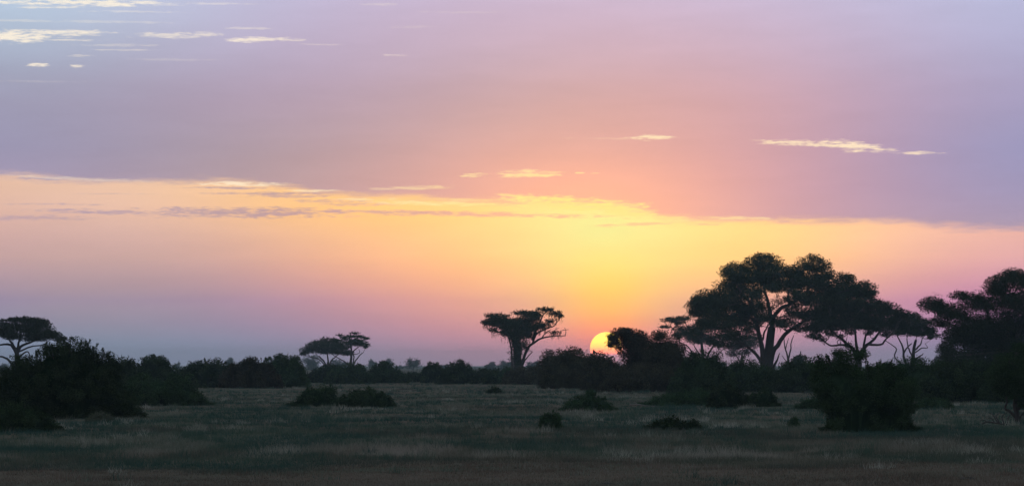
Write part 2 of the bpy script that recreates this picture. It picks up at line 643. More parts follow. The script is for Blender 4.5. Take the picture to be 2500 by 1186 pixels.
def tree(name, label, D, base_px, trunk, limbs, pads, mat=ACACIA, dens=4.5, leaf=2.3, layers=2, hang=0.0, group=None, cat='tree',
         spread=0.7, fuzz=1.0, bark=BARK, lump=0.5, veil=0.4, twigs=7, split=True, far=False):
    """trunk and limbs: ([(px,py)...], r0 px, r1 px); pads: (cx, cy, rx, ry[, density])"""
    SEED[0] += 1
    rng = np.random.default_rng(SEED[0])
    s = D / FPX
    bx = ray(base_px, HZ)[0] * D
    base = np.array([bx, D, gz(bx, D)])
    root = empty(name, base, label, cat, group)
    xs = [p[0] - p[2] for p in pads] + [p[0] + p[2] for p in pads] or [base_px - 5, base_px + 5]
    cxm, hw = (min(xs) + max(xs)) / 2, max((max(xs) - min(xs)) / 2, 1.0)
    minr = 0.45 * s

    def crown_depth(px):
        return spread * hw * s * math.sqrt(max(0.05, 1 - ((px - cxm) / hw) ** 2))

    woods = []      # (points, radii)
    for k, (pts, r0, r1) in enumerate([trunk] + list(limbs)):
        n = max(6, len(pts) * 4)
        tip = 0.0 if k == 0 else rng.uniform(-0.45, 0.45) * crown_depth(pts[-1][0])
        pl = spline(np.array(pts, float), n)
        f = np.linspace(0, 1, n)
        if k:
            amp = max(0.8, r1 * 0.5)
            pl = pl + np.stack([fbm(f * 7 + 31 * k, f * 0 + SEED[0], 1) - 0.5, fbm(f * 7 + 17 * k, f * 0 + SEED[0], 2) - 0.5], 1) * 2 * amp * np.sin(f * np.pi)[:, None] * 1.6
        P = np.array([at(x, y, D + tip * ff) for (x, y), ff in zip(pl, f)])
        if k == 0:
            P[0, 2] = base[2] - 0.15
        R = np.maximum((r0 * (1 - f) + r1 * f) * s, minr)
        if k == 0:
            R = R * (1 + 0.5 * np.exp(-f * 9))
        woods.append((P, R))
    accs = [Acc() for _ in woods]
    for a, (P, R) in zip(accs, woods):
        tube(a, P, R, 8 if R[0] > 3 * minr else 5)
    crown = Acc()
    for pd in pads:
        cx, cy, rx, ry = pd[:4]
        dk = pd[4] if len(pd) > 4 else 1.0
        for layer in range(layers + (1 if veil else 0)):
            if layer == 0:
                px, py, qx, qy = cx, cy, rx, ry
                yo = rng.uniform(-0.55, 0.55) * crown_depth(cx)
            else:
                px, py = cx + rng.uniform(-.3, .3) * rx, cy + rng.uniform(-.15, .35) * ry
                qx, qy = rx * 0.72, ry * 0.75
                yo = rng.uniform(-1, 1) * crown_depth(cx)
            vk = 1.0
            if layer == layers:
                px, py, qx, qy, vk = cx, cy + 0.2 * ry, rx * 1.0, ry * 1.08, veil
            d = D + yo
            sd = d / FPX
            c = at(px, py, d)
            ax = np.array([qx * 1.10 * sd, min(qx, hw * 0.5) * sd, qy * 1.28 * sd])
            # twigs carrying the pad
            best = None
            for wi, (P, R) in enumerate(woods):
                lo_ = len(P) // 3 if wi else len(P) // 2
                dd = np.linalg.norm((P[lo_:] - c) * np.array([1, 0.6, 1.0]), axis=1) + np.maximum(0, P[lo_:, 2] - c[2]) * 2.0
                j = int(np.argmin(dd))
                if best is None or dd[j] < best[0]:
                    best = (dd[j], wi, j + lo_)
            _, wi, j = best
            P0, r0 = woods[wi][0][j], woods[wi][1][j]
            P1 = c - np.array([0, 0, ax[2] * 0.35])
            L = np.linalg.norm(P1 - P0)
            if L > 0.5 * ax[0] * 0.4:
                mid = P0 * 0.5 + P1 * 0.5 + np.array([0, 0, -0.06 * L]) + rng.normal(size=3) * 0.06 * L
                tube(accs[wi], spline([P0, mid, P1], 7), np.linspace(max(minr, min(r0 * 0.6, 0.02 * L + 1.2 * minr)), minr, 7), 4)
            for _k in range(twigs if layer == 0 else max(1, twigs // 2)):
                q = unit_ball(1, rng)[0] * ax * np.array([.85, .85, .5]) + c + np.array([0, 0, 0.1 * ax[2]])
                st = P0 * 0.35 + P1 * 0.65
                m2 = (st + q) / 2 + rng.normal(size=3) * 0.08 * np.linalg.norm(q - st) - np.array([0, 0, 0.08 * ax[2]])
                tube(accs[wi], spline([st, m2, q], 5), np.linspace(minr * 1.1, minr * 0.6, 5), 3)
            # leaf lumps
            area = math.pi * qx * qy * 0.168
            nl = max(3, int(area / max(6.0, (qy * lump) ** 2 * 0.45)))
            nl = min(nl, 90)
            u = unit_ball(nl, rng, 0.42)
            u[:, 2] = np.where(u[:, 2] < -0.35, -0.35 + 0.25 * (u[:, 2] + 0.35), u[:, 2])
            C = c + u * ax * (1.04 - 0.35 * lump)
            tot = int(1.3 * vk * dens * dk * area * (1.0 if layer == 0 else 0.8)) + 8
            w = rng.random(nl) ** 1.5 + 0.25
            cnt = rng.multinomial(tot, w / w.sum())
            idx = np.repeat(np.arange(nl), cnt)
            lr = np.array([max(ax[2] * lump * 1.7, 0.12 * ax[0]), max(ax[2] * lump * 1.7, 0.12 * ax[0]), ax[2] * lump])
            sc = rng.uniform(0.6, 1.25, nl)[idx][:, None]
            Pl = C[idx] + unit_ball(len(idx), rng, 0.5) * lr * sc * fuzz
            fill = rng.random(len(idx)) < (0.36 if vk == 1.0 else 0.7)
            ub = unit_ball(len(idx), rng, 0.36)
            ub[:, 2] = np.where(ub[:, 2] < -0.45, -0.45 + 0.3 * (ub[:, 2] + 0.45), ub[:, 2])
            Pl = np.where(fill[:, None], c + ub * ax * 0.96, Pl)
            tone = np.clip(rng.random(nl)[idx] * 0.6 + rng.random(len(idx)) * 0.4, 0, 1)
            leaves(crown, Pl, leaf * 2.6 * sd, leaf * 0.82 * sd, rng, tone=tone)
            # feathery sprays along the upper outline
            for _k in range(int((qx + qy) * 0.55 * fuzz)):
                d0 = unit_ball(1, rng, 0.0)[0]
                d0[2] = abs(d0[2]) * 1.0 - 0.12
                q = c + d0 * ax * 0.95
                nv = int(rng.integers(3, 7))
                dv = d0 * np.array([1, 1, 0.8]) + rng.normal(size=3) * 0.45
                ln = rng.uniform(1.5, 5.0) * sd
                leaves(crown, q + np.outer(np.linspace(0, 1, nv), dv * ln) + rng.normal(size=(nv, 3)) * 0.6 * sd, leaf * 2.2 * sd, leaf * 0.9 * sd, rng)
            if hang > 0:
                nh = int(hang * qx * 0.5)
                for _h in range(nh):
                    q = c + unit_ball(1, rng)[0] * ax * np.array([1, 1, 0.3]) - np.array([0, 0, ax[2] * 0.6])
                    ln = rng.uniform(4, 16) * s * (0.6 + hang * 0.4)
                    k = 7
                    pp = q + np.outer(np.linspace(0, 1, k), [rng.normal() * 0.15 * ln, rng.normal() * 0.15 * ln, -ln])
                    leaves(crown, pp + rng.normal(size=(k, 3)) * 0.04 * ln, leaf * 2.6 * sd, leaf * 0.6 * sd, rng, droop=1.6)
    if far or not split:
        a = Acc()
        for x in accs:
            for V, F, T in zip(x.V, x.F, x.T):
                pass
        # a far tree: trunk with its limbs is one part
        off = 0
        for x in accs:
            V = np.concatenate(x.V)
            F = np.concatenate(x.F)
            a.add(V, F)
        a.build('trunk', bark, root, base, True)
    else:
        for k, x in enumerate(accs):
            x.build('trunk' if k == 0 else 'branch', bark, root, base, True)
    if crown.V:
        crown.build('crown', mat, root, base)
    return root


# ------------------------------------------------------------------ bushes
def bush(name, label, base_py, prof, mat=BUSH, dens=4.2, leaf=2.3, shoots=0, shoot_px=14, group=None, lobes=(), hd=None, D=None, lump=1.0, core=0.84, cat='bush',
         spiky=0.25, stems=0, rough=0.16, srange=(0.18, 0.82)):
    """prof: the outline of the top, (px, py) from left to right; base_py: the row where it meets the grass"""
    SEED[0] += 1
    rng = np.random.default_rng(SEED[0])
    x0, x1 = prof[0][0], prof[-1][0]
    Df = depth(base_py) if D is None else D
    wid = (x1 - x0) * Df / FPX
    top = min(p[1] for p in prof)
    hgt = (base_py - top) * Df / FPX
    half = hd if hd is not None else min(max(0.42 * wid, 0.5 * hgt), 1.3 * hgt)
    D = Df + half * 0.8
    s = D / FPX
    xc = (x0 + x1) / 2
    bx = ray(xc, HZ)[0] * D
    base = np.array([bx, D, gz(bx, D)])
    pts = [at(x0 - 1, base_py, D)[[0, 2]]] + [at(x, y, D)[[0, 2]] for x, y in prof] + [at(x1 + 1, base_py, D)[[0, 2]]]
    pts = np.array(pts)
    pts[:, 1] -= base[2]
    pts[0, 1] = pts[-1, 1] = 0.0
    pts[:, 1] = np.maximum(pts[:, 1], 0.0)
    pts = spline(pts, 160)
    pts[:, 1] = np.maximum(pts[:, 1], 0.0)
    seg = np.r_[0, np.cumsum(np.linalg.norm(np.diff(pts, axis=0), axis=1))]
    total = seg[-1]
    hmax = pts[:, 1].max() + 1e-6
    area_px = float(np.sum((pts[1:, 1] + pts[:-1, 1]) * 0.5 * np.diff(pts[:, 0]))) / s ** 2 * 0.168
    area_px = max(area_px, 20)

    def surf(t, th, k=1.0):
        """point of the shell: t along the outline, th from front (-pi/2) over the top to the back"""
        X = np.interp(t * total, seg, pts[:, 0])
        H = np.interp(t * total, seg, pts[:, 1])
        H = H * (1.0 - 0.5 * rough + rough * fbm(X / (0.16 * wid + 0.2) + 3, th * 1.3 + 7, SEED[0] + 2, 3))
        dloc = half * np.sqrt(np.clip(H / hmax, 0.03, 1)) * (0.8 + 0.4 * vnoise(X / (hgt * 0.45) + 9, X * 0, SEED[0]))
        sh = 1 - 0.30 * np.abs(np.sin(th)) ** 2
        XX = bx + (X - bx) * sh * (0.94 + 0.06 * k)
        return np.stack([XX, D + dloc * np.sin(th) * k, base[2] + H * np.clip(np.cos(th), 0, 1) ** 0.75 * k], -1)

    acc = Acc()
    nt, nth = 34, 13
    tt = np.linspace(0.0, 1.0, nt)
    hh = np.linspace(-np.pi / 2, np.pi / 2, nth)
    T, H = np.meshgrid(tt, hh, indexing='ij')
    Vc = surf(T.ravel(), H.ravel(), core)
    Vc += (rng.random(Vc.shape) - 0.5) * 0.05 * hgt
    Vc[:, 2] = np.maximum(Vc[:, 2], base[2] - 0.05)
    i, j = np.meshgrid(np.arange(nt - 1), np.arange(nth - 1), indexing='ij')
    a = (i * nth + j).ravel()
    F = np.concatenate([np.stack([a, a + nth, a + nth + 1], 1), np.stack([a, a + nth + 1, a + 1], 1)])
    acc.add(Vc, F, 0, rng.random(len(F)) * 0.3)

    lr = lump * 0.12 * math.sqrt(max(wid * hgt, 0.05)) * 0.8 + 1.5 * s
    nl = int(np.clip(area_px * s * s * 5.95 / (lr * lr) * 1.6, 12, 420))
    tl = rng.random(nl)
    thl = np.where(rng.random(nl) < 0.70, -np.arccos(rng.random(nl)) , rng.uniform(-0.4, np.pi / 2, nl))
    nc = int(total / (lr * 0.32))          # a closer row along the crest keeps the outline full
    tl = np.r_[tl, rng.random(nc)]
    thl = np.r_[thl, rng.uniform(-0.55, 0.35, nc)]
    nl += nc
    C = surf(tl, thl, 1.0)
    ins = rng.uniform(0.1, 0.8, nl)
    ins[-nc:] = rng.uniform(0.45, 1.6, nc)
    C[:, 2] -= lr * ins
    C = C + rng.normal(size=C.shape) * lr * 0.22
    rad = np.full(nl, lr) * rng.uniform(0.6, 1.25, nl)
    for (cx, cy, rx, ry) in lobes:
        nn = max(4, int(rx * ry * s * s / (lr * lr) * 2.2))
        c = at(cx, cy, D)
        C = np.vstack([C, c + unit_ball(nn, rng, 0.45) * np.array([rx * s, rx * s * 0.8, ry * s])])
        rad = np.r_[rad, np.full(nn, lr * 0.8)]
        area_px += math.pi * rx * ry * 0.168
    tot = int(dens * area_px * 1.8) + 40
    w = rad ** 2
    cnt = rng.multinomial(tot, w / w.sum())
    idx = np.repeat(np.arange(len(C)), cnt)
    P = C[idx] + unit_ball(len(idx), rng, 0.45) * rad[idx][:, None] * np.array([1.1, 1.1, 0.95])
    P[:, 2] = np.where(P[:, 2] < base[2] + 0.02, base[2] + 0.02 + rng.random(len(P)) * 0.15, P[:, 2])
    tn = np.clip(rng.random(len(C))[idx] * 0.6 + rng.random(len(idx)) * 0.4, 0, 1)
    leaves(acc, P, leaf * 2.44 * s, leaf * 1.15 * s, rng, tone=tn, up=0.25)
    # spiky tips along the outline
    ns = int(spiky * total / s)
    if ns:
        q = surf(rng.random(ns), rng.uniform(-0.7, 0.5, ns), 1.0)
        for b in q:
            k = int(rng.integers(3, 8))
            ln = rng.uniform(2.0, 7.5) * s
            dv = np.array([rng.normal() * 0.45 + (b[0] - bx) / (wid + .1) * 1.3, rng.normal() * 0.4, 1.0])
            leaves(acc, b + np.outer(np.linspace(0, 1, k), dv * ln) + rng.normal(size=(k, 3)) * 0.5 * s, leaf * 2.2 * s, leaf * 0.9 * s, rng)
    woods = []
    for _s in range(shoots):
        t, th = rng.uniform(*srange), rng.uniform(-0.5, 0.4)
        b = surf(np.array([t]), np.array([th]))[0]
        ln = shoot_px * s * rng.uniform(0.5, 1.25)
        dv = np.array([rng.normal() * 0.35 + (b[0] - bx) / (wid + .1) * 0.9, rng.normal() * 0.4, 1.0])
        tip = b + dv * ln
        foot = np.array([bx + (b[0] - bx) * 0.4, D + rng.normal() * 0.2 * half, base[2]])
        md = foot * 0.35 + b * 0.65
        cv = spline([foot, md, b, tip + rng.normal(size=3) * 0.12 * ln], 14)
        woods.append((cv, np.linspace(max(0.022, 0.7 * s), 0.22 * s, 14)))
        k = int(26 + ln / s * 2.0)
        f = rng.random(k) * 1.0 - 0.1
        pp = b + np.outer(f, tip - b) + rng.normal(size=(k, 3)) * (0.14 * ln) * (1.2 - f)[:, None]
        leaves(acc, pp, leaf * 2.3 * s, leaf * 1.3 * s, rng)
    for _s in range(stems):
        f0 = np.array([bx + rng.uniform(-0.28, 0.28) * wid, D - rng.uniform(0.1, 0.5) * half, base[2] - 0.05])
        b = surf(np.array([rng.uniform(.25, .75)]), np.array([rng.uniform(-.9, .2)]), 0.95)[0]
        cv = spline([f0, f0 * 0.6 + b * 0.4 + rng.normal(size=3) * 0.06 * hgt, b], 10)
        woods.append((cv, np.linspace(max(0.03, 1.2 * s), 0.4 * s, 10)))
    if woods:
        root = empty(name, base, label, cat, group)
        acc.build('foliage', mat, root, base)
        for cv, r in woods:
            wa = Acc()
            tube(wa, cv, r, 4)
            wa.build('stem', BARK, root, base, True)
    else:
        root = acc.build(name, mat, None, base)
        root.location = [float(v) for v in base]
        tag(root, label, cat, group)
    return root

# ------------------------------------------------------------------ the trees
GT = 'acacia trees on the plain'
# the great acacia right of the sun
tree('acacia_tree', 'tallest broad acacia right of the sun with layered crown and forked dark trunk', 480, 1872,
     ([(1873, 940), (1874, 905), (1876, 870), (1880, 830), (1884, 800)], 13, 9.5),
     [([(1864, 925), (1862, 885), (1861, 850), (1855, 822), (1849, 797), (1845, 770), (1837, 740), (1830, 705)], 7.5, 3),
      ([(1866, 915), (1858, 882), (1844, 862), (1825, 845), (1800, 831), (1772, 817)], 5, 2),
      ([(1857, 828), (1850, 806), (1838, 799), (1822, 806), (1808, 807)], 3.2, 1.2),
      ([(1880, 895), (1888, 858), (1901, 838), (1916, 816), (1936, 801), (1962, 785), (1990, 768)], 6.5, 3),
      ([(1885, 905), (1892, 888), (1898, 876), (1903, 862)], 4.2, 1.0),
      ([(1883, 810), (1888, 775), (1908, 752), (1930, 742), (1952, 728), (1978, 702)], 6, 2.2),
      ([(1884, 805), (1882, 770), (1874, 735), (1866, 705), (1864, 670)], 6, 2),
      ([(1838, 745), (1816, 722), (1795, 690)], 3.5, 1.6),
      ([(1847, 785), (1818, 768), (1782, 770), (1742, 772)], 3.8, 1.6),
      ([(1928, 744), (1924, 716), (1942, 682)], 3.2, 1.4),
      ([(1985, 772), (2012, 748), (2046, 716), (2092, 704)], 4, 1.4),
      ([(1862, 830), (1868, 806), (1879, 788)], 2.6, 1.4), ([(1910, 751), (1900, 738), (1886, 730), (1876, 732)], 1.1, .4), ([(1930, 742), (1916, 727), (1900, 721)], 1.1, .4), ([(1894, 768), (1902, 748), (1898, 726)], 1.0, .4), ([(1888, 780), (1912, 772), (1934, 768), (1950, 755)], 1.6, .6)],
     [(1792, 668, 30, 24), (1865, 640, 48, 20), (1828, 668, 48, 24), (1985, 648, 44, 18), (1935, 663, 36, 15, .8), (2012, 668, 28, 17), (2062, 682, 28, 15),
      (2105, 702, 38, 13), (2042, 706, 46, 16), (1987, 694, 44, 20), (1935, 690, 42, 18), (1872, 684, 45, 20), (1800, 702, 46, 24), (1766, 722, 30, 22),
      (1722, 728, 32, 20), (1706, 762, 24, 13), (1748, 760, 45, 22), (1800, 742, 38, 24), (1842, 716, 26, 16), (1965, 730, 36, 18), (2012, 738, 45, 22),
      (1985, 768, 38, 17), (1942, 712, 22, 11, .7), (1768, 790, 46, 20), (1722, 790, 24, 14), (1812, 780, 36, 18), (1786, 820, 38, 15, .8),
      (1830, 805, 18, 11, .6), (1962, 800, 30, 9, .5), (1770, 842, 26, 12, .4), (1895, 700, 30, 14), (2118, 714, 26, 8), (1862, 768, 22, 16, .55), (1905, 782, 32, 10, .4), (1940, 770, 26, 10, .6), (1845, 790, 18, 10, .5), (1908, 735, 22, 12, .12), (1880, 750, 18, 10, .12), (1930, 730, 14, 8, .4), (1856, 742, 18, 20, .8), (1868, 776, 16, 11, .5), (1916, 790, 36, 10, .7), (1938, 756, 22, 13, .7), (1700, 812, 16, 10, .5), (1745, 838, 20, 9, .4), (2078, 716, 40, 13), (2112, 722, 26, 9, .8), (2040, 724, 45, 14), (1700, 745, 26, 13), (1740, 740, 30, 16), (1895, 664, 40, 16, .8), (1960, 680, 40, 14, .8), (1830, 760, 30, 16)],
     dens=4.6, leaf=2.0, hang=0.25, spread=0.62, layers=2, lump=0.5, group=GT)
tree('acacia_tree', 'wide umbrella acacia beside the tallest tree with flat dark green canopy', 470, 2096,
     ([(2096, 940), (2096, 900), (2097, 862)], 10, 7),
     [([(2092, 880), (2085, 856), (2072, 842), (2054, 826), (2034, 812)], 6, 2.5), ([(2080, 848), (2056, 841), (2028, 843), (2010, 830), (1998, 818)], 3.2, 1.3),
      ([(2095, 870), (2091, 842), (2089, 815), (2085, 785)], 4.2, 2), ([(2100, 872), (2109, 852), (2117, 841), (2134, 828), (2150, 806)], 5.5, 2.4),
      ([(2118, 840), (2135, 841), (2152, 841), (2162, 829), (2178, 815)], 3.4, 1.6), ([(2108, 852), (2112, 825), (2124, 800)], 3.5, 1.6)],
     [(2062, 750, 50, 20), (2112, 743, 50, 15), (2160, 753, 40, 15), (2195, 768, 26, 14), (2022, 770, 40, 20), (2082, 775, 55, 20), (2140, 778, 50, 18),
      (2190, 790, 30, 14), (1995, 797, 34, 16), (2042, 796, 42, 11), (2097, 795, 45, 10), (2146, 799, 38, 11), (1986, 820, 20, 7, .8), (2030, 735, 30, 12), (2026, 814, 16, 8, .5), (2074, 811, 14, 7, .4), (2164, 815, 14, 8, .6), (2122, 812, 12, 6, .4), (2005, 828, 14, 6, .4), (2050, 822, 10, 6, .25)],
     dens=5.0, leaf=2.0, hang=0.1, spread=0.75, lump=0.5, group=GT)
tree('acacia_tree', 'small crooked acacia with bare twisted lower limbs under the right canopies', 500, 2230,
     ([(2229, 935), (2229, 890), (2231, 852), (2236, 830)], 5.5, 3),
     [([(2227, 905), (2209, 880), (2205, 855), (2200, 838), (2190, 818)], 3.6, 1.5), ([(2206, 862), (2216, 846), (2226, 838)], 2.2, 1.2),
      ([(2224, 900), (2196, 884), (2184, 868), (2188, 852), (2178, 842), (2160, 830)], 2.2, .9), ([(2232, 855), (2246, 842), (2252, 825)], 2.5, 1),
      ([(2234, 860), (2250, 850), (2264, 848), (2258, 838)], 1.8, .6), ([(2236, 875), (2248, 868), (2254, 862)], 2.4, .8), ([(2228, 870), (2218, 850), (2214, 826)], 2.4, 1.2)],
     [(2226, 773, 22, 11), (2246, 790, 28, 13), (2264, 806, 24, 12), (2216, 798, 28, 14), (2196, 808, 25, 11), (2240, 812, 28, 9), (2276, 820, 16, 8, .6)],
     dens=4.6, leaf=2.0, spread=0.8, lump=0.5, group=GT)
tree('acacia_tree', 'huge dense dark tree filling the right edge with rounded leafy crown', 345, 2462,
     ([(2465, 960), (2462, 900), (2458, 850), (2455, 800)], 14, 9),
     [([(2460, 880), (2430, 835), (2395, 800), (2345, 770), (2290, 750)], 7, 2.4), ([(2462, 870), (2490, 800), (2505, 740), (2500, 690)], 7, 2.5),
      ([(2456, 845), (2420, 790), (2400, 740), (2360, 728)], 5, 1.8), ([(2464, 890), (2520, 830), (2570, 790)], 6, 2)],
     [(2490, 686, 66, 26), (2436, 698, 36, 24), (2346, 722, 30, 10, .8), (2276, 744, 34, 18), (2392, 742, 56, 20), (2480, 738, 70, 30), (2322, 760, 42, 20),
      (2296, 786, 26, 13, .8), (2362, 790, 60, 26), (2440, 795, 70, 32), (2520, 790, 60, 35), (2334, 822, 40, 22), (2400, 840, 60, 25), (2480, 846, 60, 25),
      (2316, 856, 28, 20), (2562, 700, 60, 30), (2590, 765, 50, 30), (2560, 840, 50, 30), (2350, 872, 50, 18), (2430, 880, 60, 20), (2372, 893, 50, 14), (2304, 884, 28, 14), (2450, 830, 60, 30), (2380, 815, 50, 24)],
     dens=5.2, leaf=1.9, hang=0.1, spread=0.6, lump=0.5, fuzz=1.1, group=GT)
# the creeper-laden tree left of the sun
tree('creeper_tree', 'lone creeper-laden tree left of the sun with slanting crown and long side branch', 540, 1264,
     ([(1265, 935), (1264, 900), (1263, 865), (1261, 830), (1262, 805)], 12, 8),
     [([(1253, 935), (1250, 895), (1249, 855), (1243, 830), (1236, 812), (1212, 795)], 2.6, 1.2),
      ([(1270, 910), (1279, 872), (1291, 846), (1309, 833), (1324, 825), (1350, 820), (1381, 819)], 4.2, 1.0),
      ([(1322, 826), (1331, 814), (1346, 803)], 1.6, .6), ([(1350, 820), (1355, 806), (1364, 800)], 1.1, .5), ([(1366, 819), (1370, 807), (1388, 804)], 1.1, .5),
      ([(1379, 819), (1382, 808), (1378, 800)], .9, .5),
      ([(1300, 838), (1310, 815), (1336, 801), (1352, 796), (1360, 786)], 2.6, .9), ([(1298, 830), (1318, 786), (1328, 766), (1340, 758)], 2.6, .8),
      ([(1274, 895), (1284, 876), (1300, 858)], 2.2, 1.0), ([(1278, 870), (1284, 862), (1293, 850)], 1.8, .8), ([(1262, 815), (1278, 785), (1284, 770)], 3.5, 1.2)],
     [(1213, 770, 32, 5), (1190, 787, 16, 6), (1214, 785, 32, 11), (1238, 790, 34, 14), (1262, 797, 36, 19), (1290, 786, 30, 20), (1302, 770, 20, 10),
      (1268, 763, 18, 5), (1330, 755, 24, 4.5), (1354, 764, 17, 5, .9), (1368, 771, 8, 4, .8), (1345, 783, 14, 4, .8), (1322, 795, 20, 8), (1240, 812, 22, 9),
      (1262, 824, 18, 14), (1262, 850, 13, 18, .9), (1262, 880, 10, 16, .8), (1286, 812, 20, 14), (1206, 806, 12, 6, .5), (1354, 812, 16, 3, .4), (1280, 840, 10, 12, .6),
      (1283, 762, 12, 4), (1300, 800, 18, 10)],
     dens=4.8, leaf=1.8, hang=0.9, spread=0.7, lump=0.5, group=GT)
tree('acacia_tree', 'low flat-topped acacia, left one of the distant pair', 700, 803,
     ([(803, 925), (802, 900), (801, 884)], 5, 3.6),
     [([(800, 900), (792, 889), (777, 876), (757, 871)], 2, .8), ([(802, 898), (790, 880), (779, 868)], 2, .8), ([(803, 890), (799, 868), (798, 850)], 2.4, 1),
      ([(804, 898), (809, 880), (821, 869), (832, 860)], 2.2, .9), ([(802, 895), (786, 878), (770, 862)], 1.5, .7)],
     [(750, 853, 18, 9), (775, 843, 28, 12), (805, 838, 32, 12), (833, 840, 24, 13), (790, 855, 34, 9), (828, 856, 28, 9), (848, 862, 15, 6), (741, 863, 10, 4)],
     dens=5.2, leaf=1.7, spread=0.8, lump=0.5, group=GT)
tree('acacia_tree', 'thin two-tiered acacia, right one of the distant pair, with a crooked bare limb', 690, 857,
     ([(856, 925), (856, 890), (858, 866), (857, 845), (852, 825)], 4, 1.6),
     [([(854, 893), (838, 880), (822, 872), (808, 862)], 1.8, .8), ([(862, 905), (865, 886), (874, 873), (881, 864), (887, 860)], 2, .8),
      ([(858, 866), (877, 861), (876, 852)], 1.0, .6), ([(859, 860), (871, 849), (882, 842)], 1.6, .7), ([(857, 850), (845, 840), (838, 826)], 1.4, .6),
      ([(855, 838), (868, 826), (884, 822), (895, 828)], 1.4, .6), ([(862, 890), (864, 872), (862, 862)], 1.8, 1.4), ([(853, 832), (862, 820), (868, 813)], 1.0, .5)],
     [(880, 838, 20, 7), (893, 844, 7, 5), (862, 836, 24, 7), (866, 813, 11, 2.2), (858, 821, 18, 3.5, .9), (843, 825, 12, 4, .7), (830, 818, 8, 2.5, .5),
      (880, 822, 11, 3), (894, 826, 8, 2.6), (872, 831, 20, 4)],
     dens=4.8, leaf=1.7, spread=0.8, lump=0.5, group=GT)
tree('acacia_tree', 'slender hazy acacia half hidden left of the tallest tree, several thin slanting stems', 620, 1716,
     ([(1718, 935), (1717, 895), (1715, 860), (1712, 832)], 6, 3),
     [([(1712, 898), (1694, 866), (1680, 846), (1658, 834)], 2.6, 1), ([(1706, 885), (1686, 862), (1664, 848)], 1.8, .9), ([(1714, 880), (1702, 856), (1692, 838)], 2, 1),
      ([(1720, 885), (1732, 860), (1743, 843), (1753, 831)], 3, 1.2), ([(1735, 890), (1754, 863), (1768, 850)], 1.6, .8), ([(1660, 836), (1650, 812), (1636, 796)], 1.4, .7),
      ([(1712, 840), (1700, 818), (1682, 805)], 2, .9)],
     [(1640, 781, 28, 6), (1624, 798, 13, 3.5, .9), (1670, 777, 20, 6), (1658, 788, 14, 4, .8), (1677, 805, 34, 12), (1690, 820, 34, 11), (1656, 818, 15, 8), (1720, 800, 30, 18), (1738, 828, 30, 14),
      (1700, 832, 24, 7, .7)],
     dens=4.2, leaf=1.8, spread=0.75, lump=0.5, hang=.15, group=GT)
tree('acacia_tree', 'misty low acacia with drooping crown directly behind the tallest tree', 720, 1808,
     ([(1808, 925), (1809, 895), (1812, 862)], 4, 2.4),
     [([(1809, 885), (1796, 866), (1786, 850)], 2, .8), ([(1811, 878), (1824, 856), (1836, 842)], 2, .8)],
     [(1815, 825, 30, 10), (1800, 843, 26, 12), (1836, 838, 20, 10), (1790, 862, 18, 9, .7), (1845, 822, 16, 8, .7), (1824, 858, 18, 8, .5)],
     dens=3.6, leaf=1.8, hang=.5, spread=0.7, group=GT)
tree('acacia_tree', 'flat-crowned acacia cut by the left edge, rising behind the big near bush', 430, 42,
     ([(43, 950), (43, 905), (42, 874), (41, 853)], 7.5, 5.5),
     [([(40, 862), (30, 845), (14, 840), (-12, 843)], 4.2, 1.8), ([(42, 862), (52, 845), (76, 835), (98, 824)], 4, 1.6), ([(41, 855), (22, 828), (10, 812)], 3.2, 1.4),
      ([(34, 895), (18, 876), (0, 870), (-20, 872)], 3.2, 1.6), ([(44, 872), (66, 858), (72, 868), (70, 880)], 2.2, .8), ([(42, 858), (46, 835), (52, 812)], 3.6, 1.6),
      ([(46, 858), (74, 846), (104, 842), (122, 828)], 2.2, 1.0)],
     [(66, 781, 44, 7), (34, 780, 14, 5, .9), (95, 790, 30, 11), (50, 799, 50, 13), (10, 808, 25, 13), (95, 808, 40, 14), (128, 818, 25, 9), (146, 827, 18, 7), (80, 824, 40, 9),
      (-30, 795, 30, 14), (-45, 815, 35, 15), (6, 782, 14, 2.5, .7), (4, 789, 12, 2, .5), (30, 820, 28, 9)],
     dens=5.2, leaf=2.0, spread=0.7, lump=0.5, group=GT)
tree('leaning_tree', 'dark leaning bushy tree touching the right side of the sun, hanging ragged foliage', 322, 1552,
     ([(1556, 965), (1552, 920), (1545, 880), (1535, 850), (1522, 825)], 6, 3.5),
     [([(1550, 905), (1532, 872), (1508, 848)], 3, 1.2), ([(1552, 900), (1562, 865), (1568, 838)], 4, 1.6)],
     [(1516, 813, 25, 13), (1546, 818, 30, 15), (1569, 832, 22, 18), (1500, 828, 15, 15, 1.4), (1491, 842, 9, 5, .8), (1552, 846, 30, 17), (1512, 848, 12, 8, .35), (1522, 862, 12, 12, .35),
      (1562, 872, 40, 20), (1546, 892, 38, 18), (1548, 920, 45, 26), (1580, 935, 45, 26), (1508, 925, 35, 24), (1530, 942, 40, 20), (1535, 836, 26, 12)],
     mat=BROWN_BUSH, dens=5.0, leaf=1.8, hang=0.35, spread=0.6, lump=0.5, layers=3, twigs=3)
